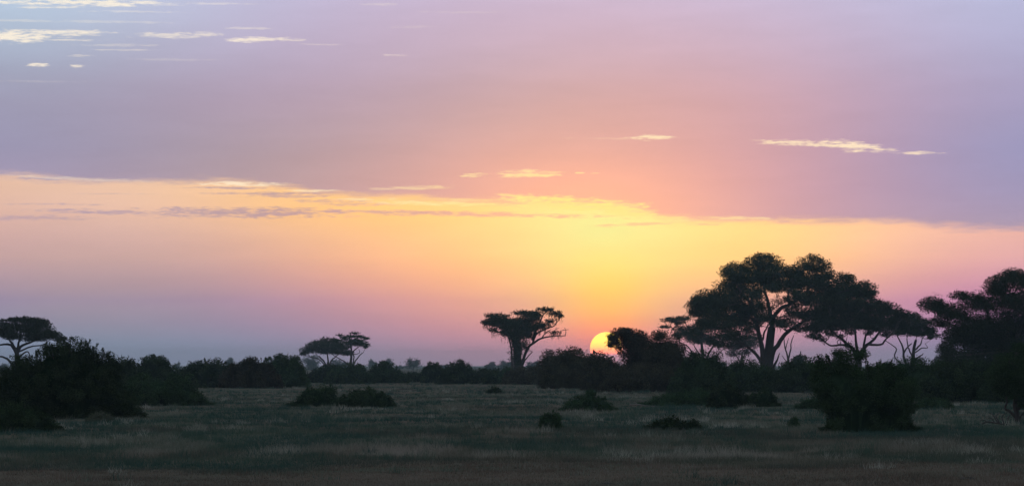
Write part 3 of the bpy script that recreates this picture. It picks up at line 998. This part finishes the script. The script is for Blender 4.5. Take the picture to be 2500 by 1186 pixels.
tree('shrub_tree', 'nearest dark shrubby tree at the right edge with crooked low trunk', 141, 2484,
     ([(2486, 1042), (2482, 1010), (2478, 985), (2484, 950), (2492, 905)], 7, 4),
     [([(2480, 1018), (2464, 1002), (2455, 996), (2458, 978), (2452, 950), (2446, 925)], 4.0, 1.4), ([(2482, 1000), (2500, 985), (2520, 940)], 4.5, 1.6), ([(2484, 955), (2470, 915), (2462, 880)], 3, 1.2),
      ([(2480, 1000), (2476, 970), (2466, 945)], 3, 1.2), ([(2488, 1024), (2498, 1008), (2512, 1002)], 2.2, 1)],
     [(2500, 872, 46, 24), (2462, 886, 38, 22), (2440, 915, 34, 24), (2490, 920, 50, 28), (2480, 955, 40, 18), (2545, 905, 40, 30), (2540, 950, 40, 25), (2455, 945, 30, 18), (2505, 985, 26, 14, .7), (2490, 850, 22, 12, .8),
      (2432, 940, 22, 14, .7), (2530, 1010, 24, 14, .5)],
     mat=BUSH, dens=5.0, leaf=1.9, spread=0.6, lump=0.5, layers=2)

# bare wood
tree('dead_tree', 'slim bare forked dead tree standing just right of the tallest trunk', 560, 1926,
     ([(1927, 940), (1926, 905), (1924, 878), (1921, 862), (1916, 846), (1914, 825)], 3.6, 1.0),
     [([(1924, 880), (1930, 855), (1932, 835), (1938, 818)], 2.2, .8), ([(1922, 885), (1912, 871), (1909, 867)], 1.3, .5), ([(1918, 852), (1921, 838), (1926, 824)], 1.4, .5)],
     [], group='bare dead wood', cat='dead tree')
tree('dead_stump', 'low leafy stump with one upright bare prong, left of the bushy front shrub', 540, 1952,
     ([(1950, 935), (1950, 905), (1948, 884), (1953, 870), (1955, 857)], 3.4, 1.2),
     [([(1949, 890), (1940, 882), (1934, 878)], 1.6, .6)],
     [(1953, 876, 16, 9), (1948, 890, 22, 9)], dens=4, cat='stump', group='bare dead wood')

# trees fading in the haze, far behind the bushes
def haze_tree(label, D, px, top, w, base=905, tiers=2, tall=False):
    SEED[0] += 3
    r = np.random.default_rng(SEED[0])
    h = base - top
    pads = []
    for k in range(tiers + 3):
        f = k / (tiers + 2)
        pads.append((px + r.uniform(-.45, .45) * w * (1.0 - 0.2 * f), top + h * (0.12 + 0.42 * f), w * r.uniform(.32, .5) * (.7 if k == 0 else 1.0), h * r.uniform(.09, .14)))
    pads.append((px, top + h * .35, w * .55, h * .16))
    if not tall:
        pads.append((px, top + h * .62, w * .5, h * .2))
        pads.append((px + w * .2, top + h * .8, w * .5, h * .18))
    tree('distant_tree', label, D, px, ([(px, base + 4), (px + 1, top + h * .7), (px, top + h * .35)], max(1.6, w * .035), max(.9, w * .02)),
         [([(px, top + h * .75), (px - w * .25, top + h * .5)], 1.1, .6), ([(px, top + h * .75), (px + w * .25, top + h * .45)], 1.1, .6)],
         pads, dens=3.2, leaf=1.7, layers=1, twigs=1, spread=0.8, far=True, group='trees fading in the haze')

haze_tree('pale hazy round tree, between the tall bush and the low flat-topped acacia', 1564, 757, 868, 30, 915)
haze_tree('broad pale hazy tree behind the trunks of the distant acacia pair', 1700, 832, 878, 38, 912)
haze_tree('pale hazy block of a tree right of the two-tiered acacia', 1700, 911, 879, 19, 910)
haze_tree('pale hazy tree with rounded top above the pointed bush', 1632, 946, 877, 24, 910)
haze_tree('pale tiered tree standing alone in the widest haze gap', 1428, 1008, 875, 25, 912, 3, True)
haze_tree('small faint tree left of the pale tiered tree', 1972, 976, 892, 15, 911)
haze_tree('faint flat tree peeping between two dome bushes left of the creeper tree', 2040, 1089, 890, 17, 909)
haze_tree('hazy flat-topped tree left of the creeper-laden trunk', 1564, 1196, 884, 24, 912)
haze_tree('wider hazy tree touching the creeper-laden trunk on its left', 1598, 1232, 880, 30, 912)
haze_tree('hazy tree right of the creeper-laden trunk', 1598, 1303, 880, 26, 912)
haze_tree('faint tree top rising over the left bush row', 1700, 562, 874, 16, 905)
haze_tree('smaller faint tree top beside another over the left bush row', 1836, 590, 882, 12, 905)
haze_tree('tiny pale tree in the notch right of the left dome bush', 1972, 433, 884, 10, 905)
haze_tree('pale blur of a tree at the left edge under the flat-crowned acacia', 1292, 4, 886, 26, 925)
haze_tree('faint tree in the gap under the drooping branches left of the tallest trunk', 1836, 1762, 884, 16, 908)
haze_tree('faint far tree in the gap right of the dead forked tree', 1836, 1975, 886, 20, 908)
haze_tree('faint far tree seen below the umbrella acacia on its right', 1972, 2165, 888, 18, 908)

# ------------------------------------------------------------------ the bushes
GB = 'bushes across the middle of the plain'
R = BROWN_BUSH
bush('bush', 'largest black near bush at the left with leafy shoots on top', 1025,
     [(2, 985), (4, 950), (8, 905), (40, 884), (86, 868), (112, 846), (143, 836), (170, 832), (203, 838), (233, 858), (262, 866), (276, 892), (290, 926), (303, 956), (330, 982), (339, 1015)],
     dens=4.6, leaf=2.0, shoots=24, shoot_px=15, stems=3, lump=.7, rough=.06, srange=(.34, .72), group='near bushes on the left')
bush('bush', 'low rounded bush in front of the largest black bush, at the left edge', 1058,
     [(-60, 1000), (-25, 984), (10, 980), (40, 982), (65, 990), (95, 1003), (122, 1022), (149, 1050)], dens=4.6, leaf=2.0, shoots=2, shoot_px=6, group='near bushes on the left')
bush('bush', 'dark sloping bush right behind the largest black bush', 991,
     [(300, 965), (325, 924), (350, 915), (395, 918), (420, 914), (450, 920), (462, 938), (488, 960), (515, 986)], dens=4.4, leaf=2.0, group='near bushes on the left')
bush('bush', 'round-topped bush showing between the largest black bush and the left dome bush', 962, [(262, 900), (282, 876), (305, 870), (322, 878), (332, 900)], group=GB)
bush('bush', 'steep dome bush behind the dark sloping bush', 952, [(330, 915), (340, 888), (362, 873), (385, 867), (402, 874), (420, 888), (434, 905), (440, 930)], shoots=3, shoot_px=7, group=GB)
bush('bush', 'long low bush with bumpy top right of the left dome bush', 947, [(420, 920), (440, 902), (470, 885), (500, 881), (535, 884), (555, 890), (575, 900), (582, 925)], shoots=4, shoot_px=6, group=GB)
bush('bush', 'rounded bush with brownish base in the left bush row', 949, [(545, 915), (570, 895), (595, 882), (618, 875), (640, 882), (660, 895), (680, 925)], shoots=3, shoot_px=7, mat=R, group=GB)
bush('bush', 'tall rounded green bush ending the left bush row', 947, [(640, 900), (652, 878), (672, 868), (695, 864), (722, 868), (733, 880), (737, 900), (746, 925)], shoots=4, shoot_px=6, group=GB)
bush('bush', 'low misty bush in the dip left of the acacia pair', 934, [(738, 925), (760, 908), (785, 898), (812, 890), (830, 905)], group=GB)
bush('bush', 'wide bush covering the feet of the acacia pair', 936, [(800, 915), (820, 892), (850, 891), (878, 890), (890, 900), (905, 925)], group=GB)
bush('bush', 'pointed green bush right of the acacia pair', 935, [(906, 915), (914, 895), (935, 884), (946, 884), (962, 895), (980, 910), (992, 925)], shoots=2, shoot_px=4, group=GB)
bush('bush', 'lowest bush in the widest haze gap', 932, [(980, 922), (1000, 910), (1020, 908), (1042, 912), (1056, 925)], group=GB)
bush('bush', 'small dome bush left of the double-humped bush', 935, [(1032, 915), (1042, 892), (1056, 885), (1070, 888), (1082, 905), (1092, 925)], group=GB)
bush('bush', 'double-humped bush in the centre of the row', 938, [(1072, 920), (1090, 902), (1108, 884), (1124, 880), (1142, 890), (1160, 900), (1185, 902), (1205, 910), (1215, 928)], group=GB)
bush('bush', 'low green bush left of the creeper-laden trunk', 936, [(1190, 920), (1205, 902), (1228, 897), (1248, 900), (1262, 920)], group=GB)
bush('bush', 'low brown bush in front of the creeper-laden trunk', 939, [(1232, 920), (1250, 904), (1280, 896), (1305, 894), (1330, 898), (1345, 920)], mat=R, group=GB)
bush('bush', 'square-shouldered tall bush left of the sun with twiggy top', 949, [(1326, 935), (1322, 900), (1328, 865), (1338, 856), (1365, 853), (1390, 850), (1410, 854), (1430, 862), (1445, 880), (1450, 930)],
     shoots=4, shoot_px=6, mat=R, leaf=2.0, rough=.10, group=GB)
bush('bush', 'rounded bush directly under the sun', 953, [(1425, 905), (1432, 872), (1445, 862), (1465, 860), (1485, 864), (1502, 880), (1512, 905), (1516, 935)], shoots=4, shoot_px=5, mat=R, leaf=2.0, group=GB)
bush('bush', 'tall dome bush leaning on the dark tree right of the sun', 955, [(1578, 890), (1584, 845), (1596, 820), (1612, 810), (1632, 808), (1648, 816), (1660, 832), (1668, 855), (1680, 885), (1690, 930)],
     mat=R, leaf=2.0, shoots=3, shoot_px=4, group=GB)
bush('bush', 'wide brown bush at the foot of the leaning tree', 957, [(1470, 935), (1500, 905), (1530, 895), (1570, 885), (1620, 890), (1665, 905), (1690, 935)], mat=R, leaf=2.0, group=GB)
bush('bush', 'tall green bush hiding the slender hazy acacia stems', 966, [(1640, 935), (1652, 905), (1680, 880), (1690, 858), (1710, 854), (1735, 858), (1752, 868), (1764, 885), (1778, 905), (1790, 940)],
     shoots=3, shoot_px=6, leaf=2.0, group=GB)
bush('bush', 'misty bush at the feet of the tallest tree', 958, [(1752, 920), (1772, 900), (1795, 886), (1825, 880), (1850, 888), (1880, 898), (1900, 925)], group=GB)
bush('bush', 'broad misty green bush between the tallest tree and the bushy front shrub', 959, [(1868, 925), (1885, 903), (1910, 888), (1940, 880), (1975, 876), (2010, 880), (2040, 900), (2052, 935)], group=GB)
bush('bush', 'large green bush behind the bushy front shrub, under the small crooked acacia', 978, [(2120, 935), (2135, 905), (2158, 886), (2190, 877), (2225, 876), (2262, 880), (2300, 892), (2318, 920), (2326, 955)], leaf=2.0, group=GB)
bush('bush', 'dark bush left of the nearest right-edge shrub tree, below the huge tree', 982, [(2250, 940), (2268, 905), (2300, 888), (2345, 880), (2390, 882), (2425, 892), (2450, 915), (2460, 950)], leaf=2.0, group=GB)
bush('bush', 'dark bush mass behind the nearest right-edge shrub tree', 984, [(2400, 945), (2425, 905), (2460, 885), (2500, 880), (2550, 890), (2580, 930)], leaf=2.0, group=GB)
bush('bush', 'big bushy front shrub on the right with overhanging left side and feathery top', 1052,
     [(2022, 1040), (2030, 1005), (2024, 978), (2006, 948), (1994, 905), (2006, 880), (2036, 868), (2072, 866), (2104, 869), (2128, 884), (2152, 896), (2184, 904), (2210, 922), (2226, 948), (2220, 978), (2206, 1002), (2218, 1030), (2238, 1048)],
     dens=4.8, leaf=2.0, shoots=22, shoot_px=16, stems=4, rough=.3, srange=(.22, .7), lobes=[(1990, 905, 20, 24), (1992, 932, 12, 18), (2002, 880, 20, 12), (2050, 868, 24, 11), (2098, 864, 20, 9), (2168, 897, 20, 9), (2220, 938, 14, 16)], lump=.9)

GS = 'small low bushes scattered on the grass'
bush('low_bush', 'dark low bush, left one of a touching pair on the grass', 991, [(706, 988), (732, 970), (745, 952), (768, 945), (790, 942), (806, 941), (817, 950), (820, 970)], group=GS, leaf=2.0, shoots=3, shoot_px=5)
bush('low_bush', 'dark low bush, right one of a touching pair on the grass', 993, [(822, 978), (838, 966), (860, 956), (885, 948), (905, 946), (922, 954), (945, 964), (958, 980)], group=GS, leaf=2.0, shoots=4, shoot_px=5)
bush('low_bush', 'tiny round bush alone below the creeper-laden tree', 962, [(1192, 954), (1203, 946), (1214, 945), (1224, 955)], group=GS)
bush('low_bush', 'ragged low bush with one upright tuft below the sun', 1003, [(1372, 998), (1385, 982), (1400, 970), (1420, 968), (1432, 962), (1438, 954), (1447, 956), (1455, 970), (1475, 974), (1490, 984), (1503, 997)],
     group=GS, leaf=2.0, shoots=5, shoot_px=8, spiky=.5)
bush('low_bush', 'small round upright bush on the open grass below the sun', 1050, [(1319, 1040), (1322, 1018), (1334, 1008), (1352, 1007), (1364, 1016), (1369, 1040)], group=GS, leaf=2.0, shoots=3, shoot_px=6)
bush('low_bush', 'flat sprawling dark bush with a small hump at its right end', 1047, [(1575, 1044), (1600, 1030), (1622, 1018), (1640, 1016), (1660, 1026), (1680, 1034), (1692, 1026), (1703, 1032), (1711, 1044)],
     group=GS, leaf=2.0, shoots=6, shoot_px=7, spiky=.5)
bush('low_bush', 'long flat bush trailing left beside the pale fallen log', 992, [(1562, 989), (1590, 974), (1620, 964), (1655, 958), (1690, 952), (1720, 948), (1738, 960), (1745, 985)], group=GS, leaf=2.0)
bush('low_bush', 'dark upright bush in the middle of the long flat bush line', 997, [(1728, 985), (1738, 955), (1755, 940), (1775, 936), (1795, 945), (1815, 962), (1825, 988)], group=GS, leaf=2.0, shoots=3, shoot_px=6)
bush('low_bush', 'dark low bush ending the long flat bush line on the right', 994, [(1800, 988), (1822, 968), (1850, 958), (1868, 948), (1882, 950), (1890, 970), (1902, 988)], group=GS, leaf=2.0, shoots=3, shoot_px=5)
bush('low_bush', 'small dark bush left of the big bushy front shrub', 1001, [(1944, 994), (1960, 978), (1975, 972), (1992, 964), (2012, 962), (2020, 990)], group=GS, leaf=2.0)
bush('low_bush', 'tiny dark bush in the grass left of the big bushy front shrub base', 1040, [(1926, 1032), (1932, 1020), (1942, 1018), (1950, 1032)], group=GS, leaf=1.9)
bush('low_bush', 'low bluish bush right of the big bushy front shrub', 1001, [(2226, 995), (2240, 978), (2262, 972), (2290, 974), (2315, 978), (2325, 992)], group=GS, leaf=2.0)
bush('grass_clump', 'pale feathery grass clump at the foot of the largest black bush', 1033, [(214, 1024), (230, 1012), (246, 1007), (262, 1014), (280, 1025)], group=None, mat=foliage_mat('pale_clump', (0.07, 0.085, 0.06), (0.14, 0.15, 0.10), 2.0), spiky=1.2, leaf=2.0, cat='grass clump')


# ------------------------------------------------------------------ fallen wood and clods
def log(name, label, pts, base_py, r0, r1, side=(), mat=DEADWOOD, cat='log', group=None):
    SEED[0] += 1
    D = depth(base_py)
    s = D / FPX
    P = []
    for k, p in enumerate(pts):
        q = at(p[0], p[1], D + (p[2] if len(p) > 2 else 0.0))
        P.append(q)
    P = np.array(P)
    base = np.array([P[:, 0].mean(), D, gz(P[:, 0].mean(), D)])
    root = empty(name, base, label, cat, group)
    a = Acc()
    n = 14
    C = spline(P, n)
    C[:, 2] = np.maximum(C[:, 2], base[2] + 0.3 * r1 * s)
    rng = np.random.default_rng(SEED[0])
    tube(a, C, np.linspace(r0, r1, n) * s * rng.uniform(.85, 1.15, n), 8)
    a.build('trunk', mat, root, base, True)
    for sp in side:
        b = Acc()
        Q = spline(np.array([at(p[0], p[1], D + (p[2] if len(p) > 2 else 0.0)) for p in sp]), 8)
        Q[:, 2] = np.maximum(Q[:, 2], base[2] + 0.02)
        tube(b, Q, np.linspace(r1 * 1.1, r1 * .4, 8) * s, 5)
        b.build('branch', mat, root, base, True)
    return root


log('fallen_log', 'pale fallen log lying left of the long flat bush', [(1538, 988), (1556, 987, -.3), (1578, 990, -.5), (1602, 991, -.6)], 994, 2.2, 1.2, [[(1556, 987), (1550, 982), (1541, 984)]])
log('fallen_branch', 'pale bent branch sticking out of the long flat bush line', [(1742, 984, -1.0), (1734, 979, -1.0), (1738, 972, -1.0), (1746, 966, -.8)], 992, 1.3, .6, [[(1734, 979, -1.0), (1730, 985, -1.2)]], cat='branch')
log('fallen_branch', 'dark fallen branch lying left of the nearest right-edge shrub tree', [(2397, 1034), (2410, 1029, -.3), (2428, 1031, -.2), (2446, 1034, .2), (2470, 1036, .4)], 1037, 2.4, 1.6,
    [[(2428, 1031), (2420, 1020), (2408, 1022)], [(2440, 1032), (2432, 1014), (2444, 1006)], [(2452, 1034), (2446, 1016), (2462, 1004)], [(2410, 1029), (2400, 1024), (2394, 1026)], [(2460, 1034), (2462, 1018), (2474, 1008)], [(2436, 1031), (2424, 1012), (2416, 1008)]],
    mat=BARK, cat='branch')
log('fallen_branch', 'thin twig pile on the grass in front of the centre bushes', [(968, 951), (985, 949, .3), (1005, 951), (1028, 952, -.4)], 954, 1.0, .6, [[(985, 949), (978, 940), (972, 934)], [(1000, 950), (1008, 941), (1018, 938)], [(992, 950), (996, 940), (992, 934)]], mat=BARK, cat='branch')


def clod(label, px, base_py, w, h):
    SEED[0] += 1
    rng = np.random.default_rng(SEED[0])
    D = depth(base_py)
    s = D / FPX
    x = ray(px, HZ)[0] * D
    base = np.array([x, D, gz(x, D)])
    nu, nv = 14, 6
    V, F = [], []
    for i in range(nv):
        f = i / (nv - 1)
        for j in range(nu):
            t = j / nu * 2 * math.pi
            k = 0.7 + 0.6 * vnoise(math.cos(t) * 1.7 + 5, math.sin(t) * 1.7 + f * 2, SEED[0])
            r = math.cos(f * math.pi / 2) ** 0.6
            V.append((base[0] + math.cos(t) * r * w * s * .5 * k, base[1] + math.sin(t) * r * w * s * .4 * k, base[2] - .03 + math.sin(f * math.pi / 2) * h * s * k))
    for i in range(nv - 1):
        for j in range(nu):
            a, b = i * nu + j, i * nu + (j + 1) % nu
            F += [(a, b, b + nu), (a, b + nu, a + nu)]
    acc = Acc()
    acc.add(V, F)
    o = acc.build('earth_mound', SOILCLOD, None, base, True)
    o.location = [float(v) for v in base]
    tag(o, label, 'mound', 'dark clods on the bare earth')


clod('dark lump of earth on the bare ground in the right foreground', 1737, 1132, 26, 7)
clod('dark lump of earth at the bottom edge below the sun', 1484, 1186, 40, 7)
clod('small dark lump of earth in the dry grass left of the sun column', 1261, 1143, 18, 6)
clod('slanting dark lump in the grass right of the touching bush pair', 968, 1021, 28, 9)
clod('dark lump of earth at the bottom right corner', 2360, 1182, 46, 9)


# ------------------------------------------------------------------ grass
def make_grass():
    rng = np.random.default_rng(77)
    n = 104000
    py = HZ + 26 + rng.random(n) ** 0.85 * (1235 - HZ - 26)
    D = EYE * FPX / (py - HZ)
    half = D * (1250 / FPX) + 7.0
    x = rng.uniform(-1, 1, n) * half
    big = fbm(x / 9 + 40, D / 12 + 3, 21, 3)
    mid = fbm(x / 2.6 + 11, D / 3.4, 23, 3)
    edge = 81.5 + (fbm(x / 6, D / 10, 31, 3) - 0.5) * 20
    bare = np.clip((edge - D) / 4, 0, 1)
    tall = np.clip((mid - 0.54) * 6, 0, 1)
    pale_band = np.exp(-((D - 90 - (fbm(x / 5, x * 0, 33, 2) - .5) * 6) / 5.0) ** 2) * np.clip(fbm(x / 1.6, D / 3, 37, 2) * 2.2 - .65, 0, 1)
    keep = rng.random(n) > bare * 0.25
    h = (0.07 + 0.09 * big + 0.11 * tall) * (1 - 0.55 * bare) * (1 + 0.5 * pale_band)
    # dryness: 0 fresh blue-green, 1 pale straw
    dry = np.clip((fbm(x / 3.2 + 90, D / 9, 41, 4) - 0.45) * 4.5, 0, 1) * 0.6 + 0.5 * tall * np.clip(fbm(x / 3, D / 9, 43, 2) * 2 - .7, 0, 1)
    dry = np.clip(dry + 0.75 * pale_band + rng.normal(size=n) * (0.07 + 0.22 * bare), 0, 1)
    brown = np.clip(bare + np.clip((fbm(x / 12 + 7, D / 30, 47, 3) - 0.56) * 5, 0, .35), 0, 1)
    brown = brown * np.where(bare > .3, rng.uniform(0.35, 1.0, n), 1.0)
    x, D, h, dry, brown = x[keep], D[keep], h[keep], dry[keep], brown[keep]
    # tussocks: taller tufts standing apart
    nt = 5200
    tp = HZ + 40 + rng.random(nt) ** 0.9 * (1205 - HZ - 40)
    tD = EYE * FPX / (tp - HZ)
    tx = rng.uniform(-1, 1, nt) * (tD * (1250 / FPX) + 7.0)
    ok = (fbm(tx / 3.2, tD / 6, 61, 3) + 0.25 * rng.random(nt)) > 0.60
    ok &= (tD > 84) | (rng.random(nt) < 0.12)
    tx, tD = tx[ok], tD[ok]
    td = np.clip(fbm(tx / 4, tD / 11, 63, 3) * 2.4 - 0.75 + rng.normal(size=len(tx)) * 0.12, 0, 1)
    th = rng.uniform(0.12, 0.32, len(tx))
    rep = 5
    x = np.r_[x, np.repeat(tx, rep) + rng.normal(size=len(tx) * rep) * 0.10]
    D = np.r_[D, np.repeat(tD, rep) + rng.normal(size=len(tx) * rep) * 0.10]
    h = np.r_[h, np.repeat(th, rep) * rng.uniform(.7, 1.1, len(tx) * rep)]
    dry = np.r_[dry, np.repeat(td, rep)]
    brown = np.r_[brown, np.zeros(len(tx) * rep)]
    n = len(x)
    k = 7
    bx = np.repeat(x, k) + rng.normal(size=n * k) * 0.10
    by = np.repeat(D, k) + rng.normal(size=n * k) * 0.16
    hh = np.repeat(h, k) * rng.uniform(0.45, 1.25, n * k)
    w = np.maximum(0.010, np.repeat(D, k) * 0.00016) * rng.uniform(.7, 1.3, n * k)
    ang = rng.uniform(0, 2 * np.pi, n * k)
    lean = rng.normal(size=(n * k, 2)) * 0.38
    bz = ground_z(bx, by) - 0.01
    dxw, dyw = np.cos(ang) * w * .5, np.sin(ang) * w * .5
    A = np.stack([bx - dxw, by - dyw, bz], 1)
    B = np.stack([bx + dxw, by + dyw, bz], 1)
    C = np.stack([bx + lean[:, 0] * hh, by + lean[:, 1] * hh, bz + hh], 1)
    V = np.stack([A, B, C], 1).reshape(-1, 3)
    F = np.arange(n * k * 3).reshape(-1, 3)
    m, out = new_mat('savanna_grass')
    t = attr('tone')
    br = attr('brown')
    c = ramp(t, [(0.0, (0.042, 0.086, 0.070)), (0.3, (0.064, 0.110, 0.078)), (0.6, (0.145, 0.160, 0.120)), (1.0, (0.34, 0.34, 0.28))])
    c = mixc(br * 0.9, c, (0.165, 0.105, 0.083))
    d = N.tree.nodes.new('ShaderNodeBsdfDiffuse')
    N.tree.links.new(c.s, d.inputs['Color'])
    tr = N.tree.nodes.new('ShaderNodeBsdfTranslucent')
    N.tree.links.new(c.s, tr.inputs['Color'])
    mx = N.tree.nodes.new('ShaderNodeMixShader')
    mx.inputs[0].default_value = 0.2
    N.tree.links.new(d.outputs[0], mx.inputs[1])
    N.tree.links.new(tr.outputs[0], mx.inputs[2])
    N.tree.links.new(mx.outputs[0], out.inputs['Surface'])
    acc = Acc()
    acc.add(V, F, 0, np.repeat(dry, k))
    o = acc.build('grass', m)
    a = o.data.attributes.new('brown', 'FLOAT', 'FACE')
    a.data.foreach_set('value', np.repeat(brown, k).astype(np.float32))
    tag(o, 'short dry savanna grass in patches of green and straw', 'grass', kind='stuff')


make_grass()
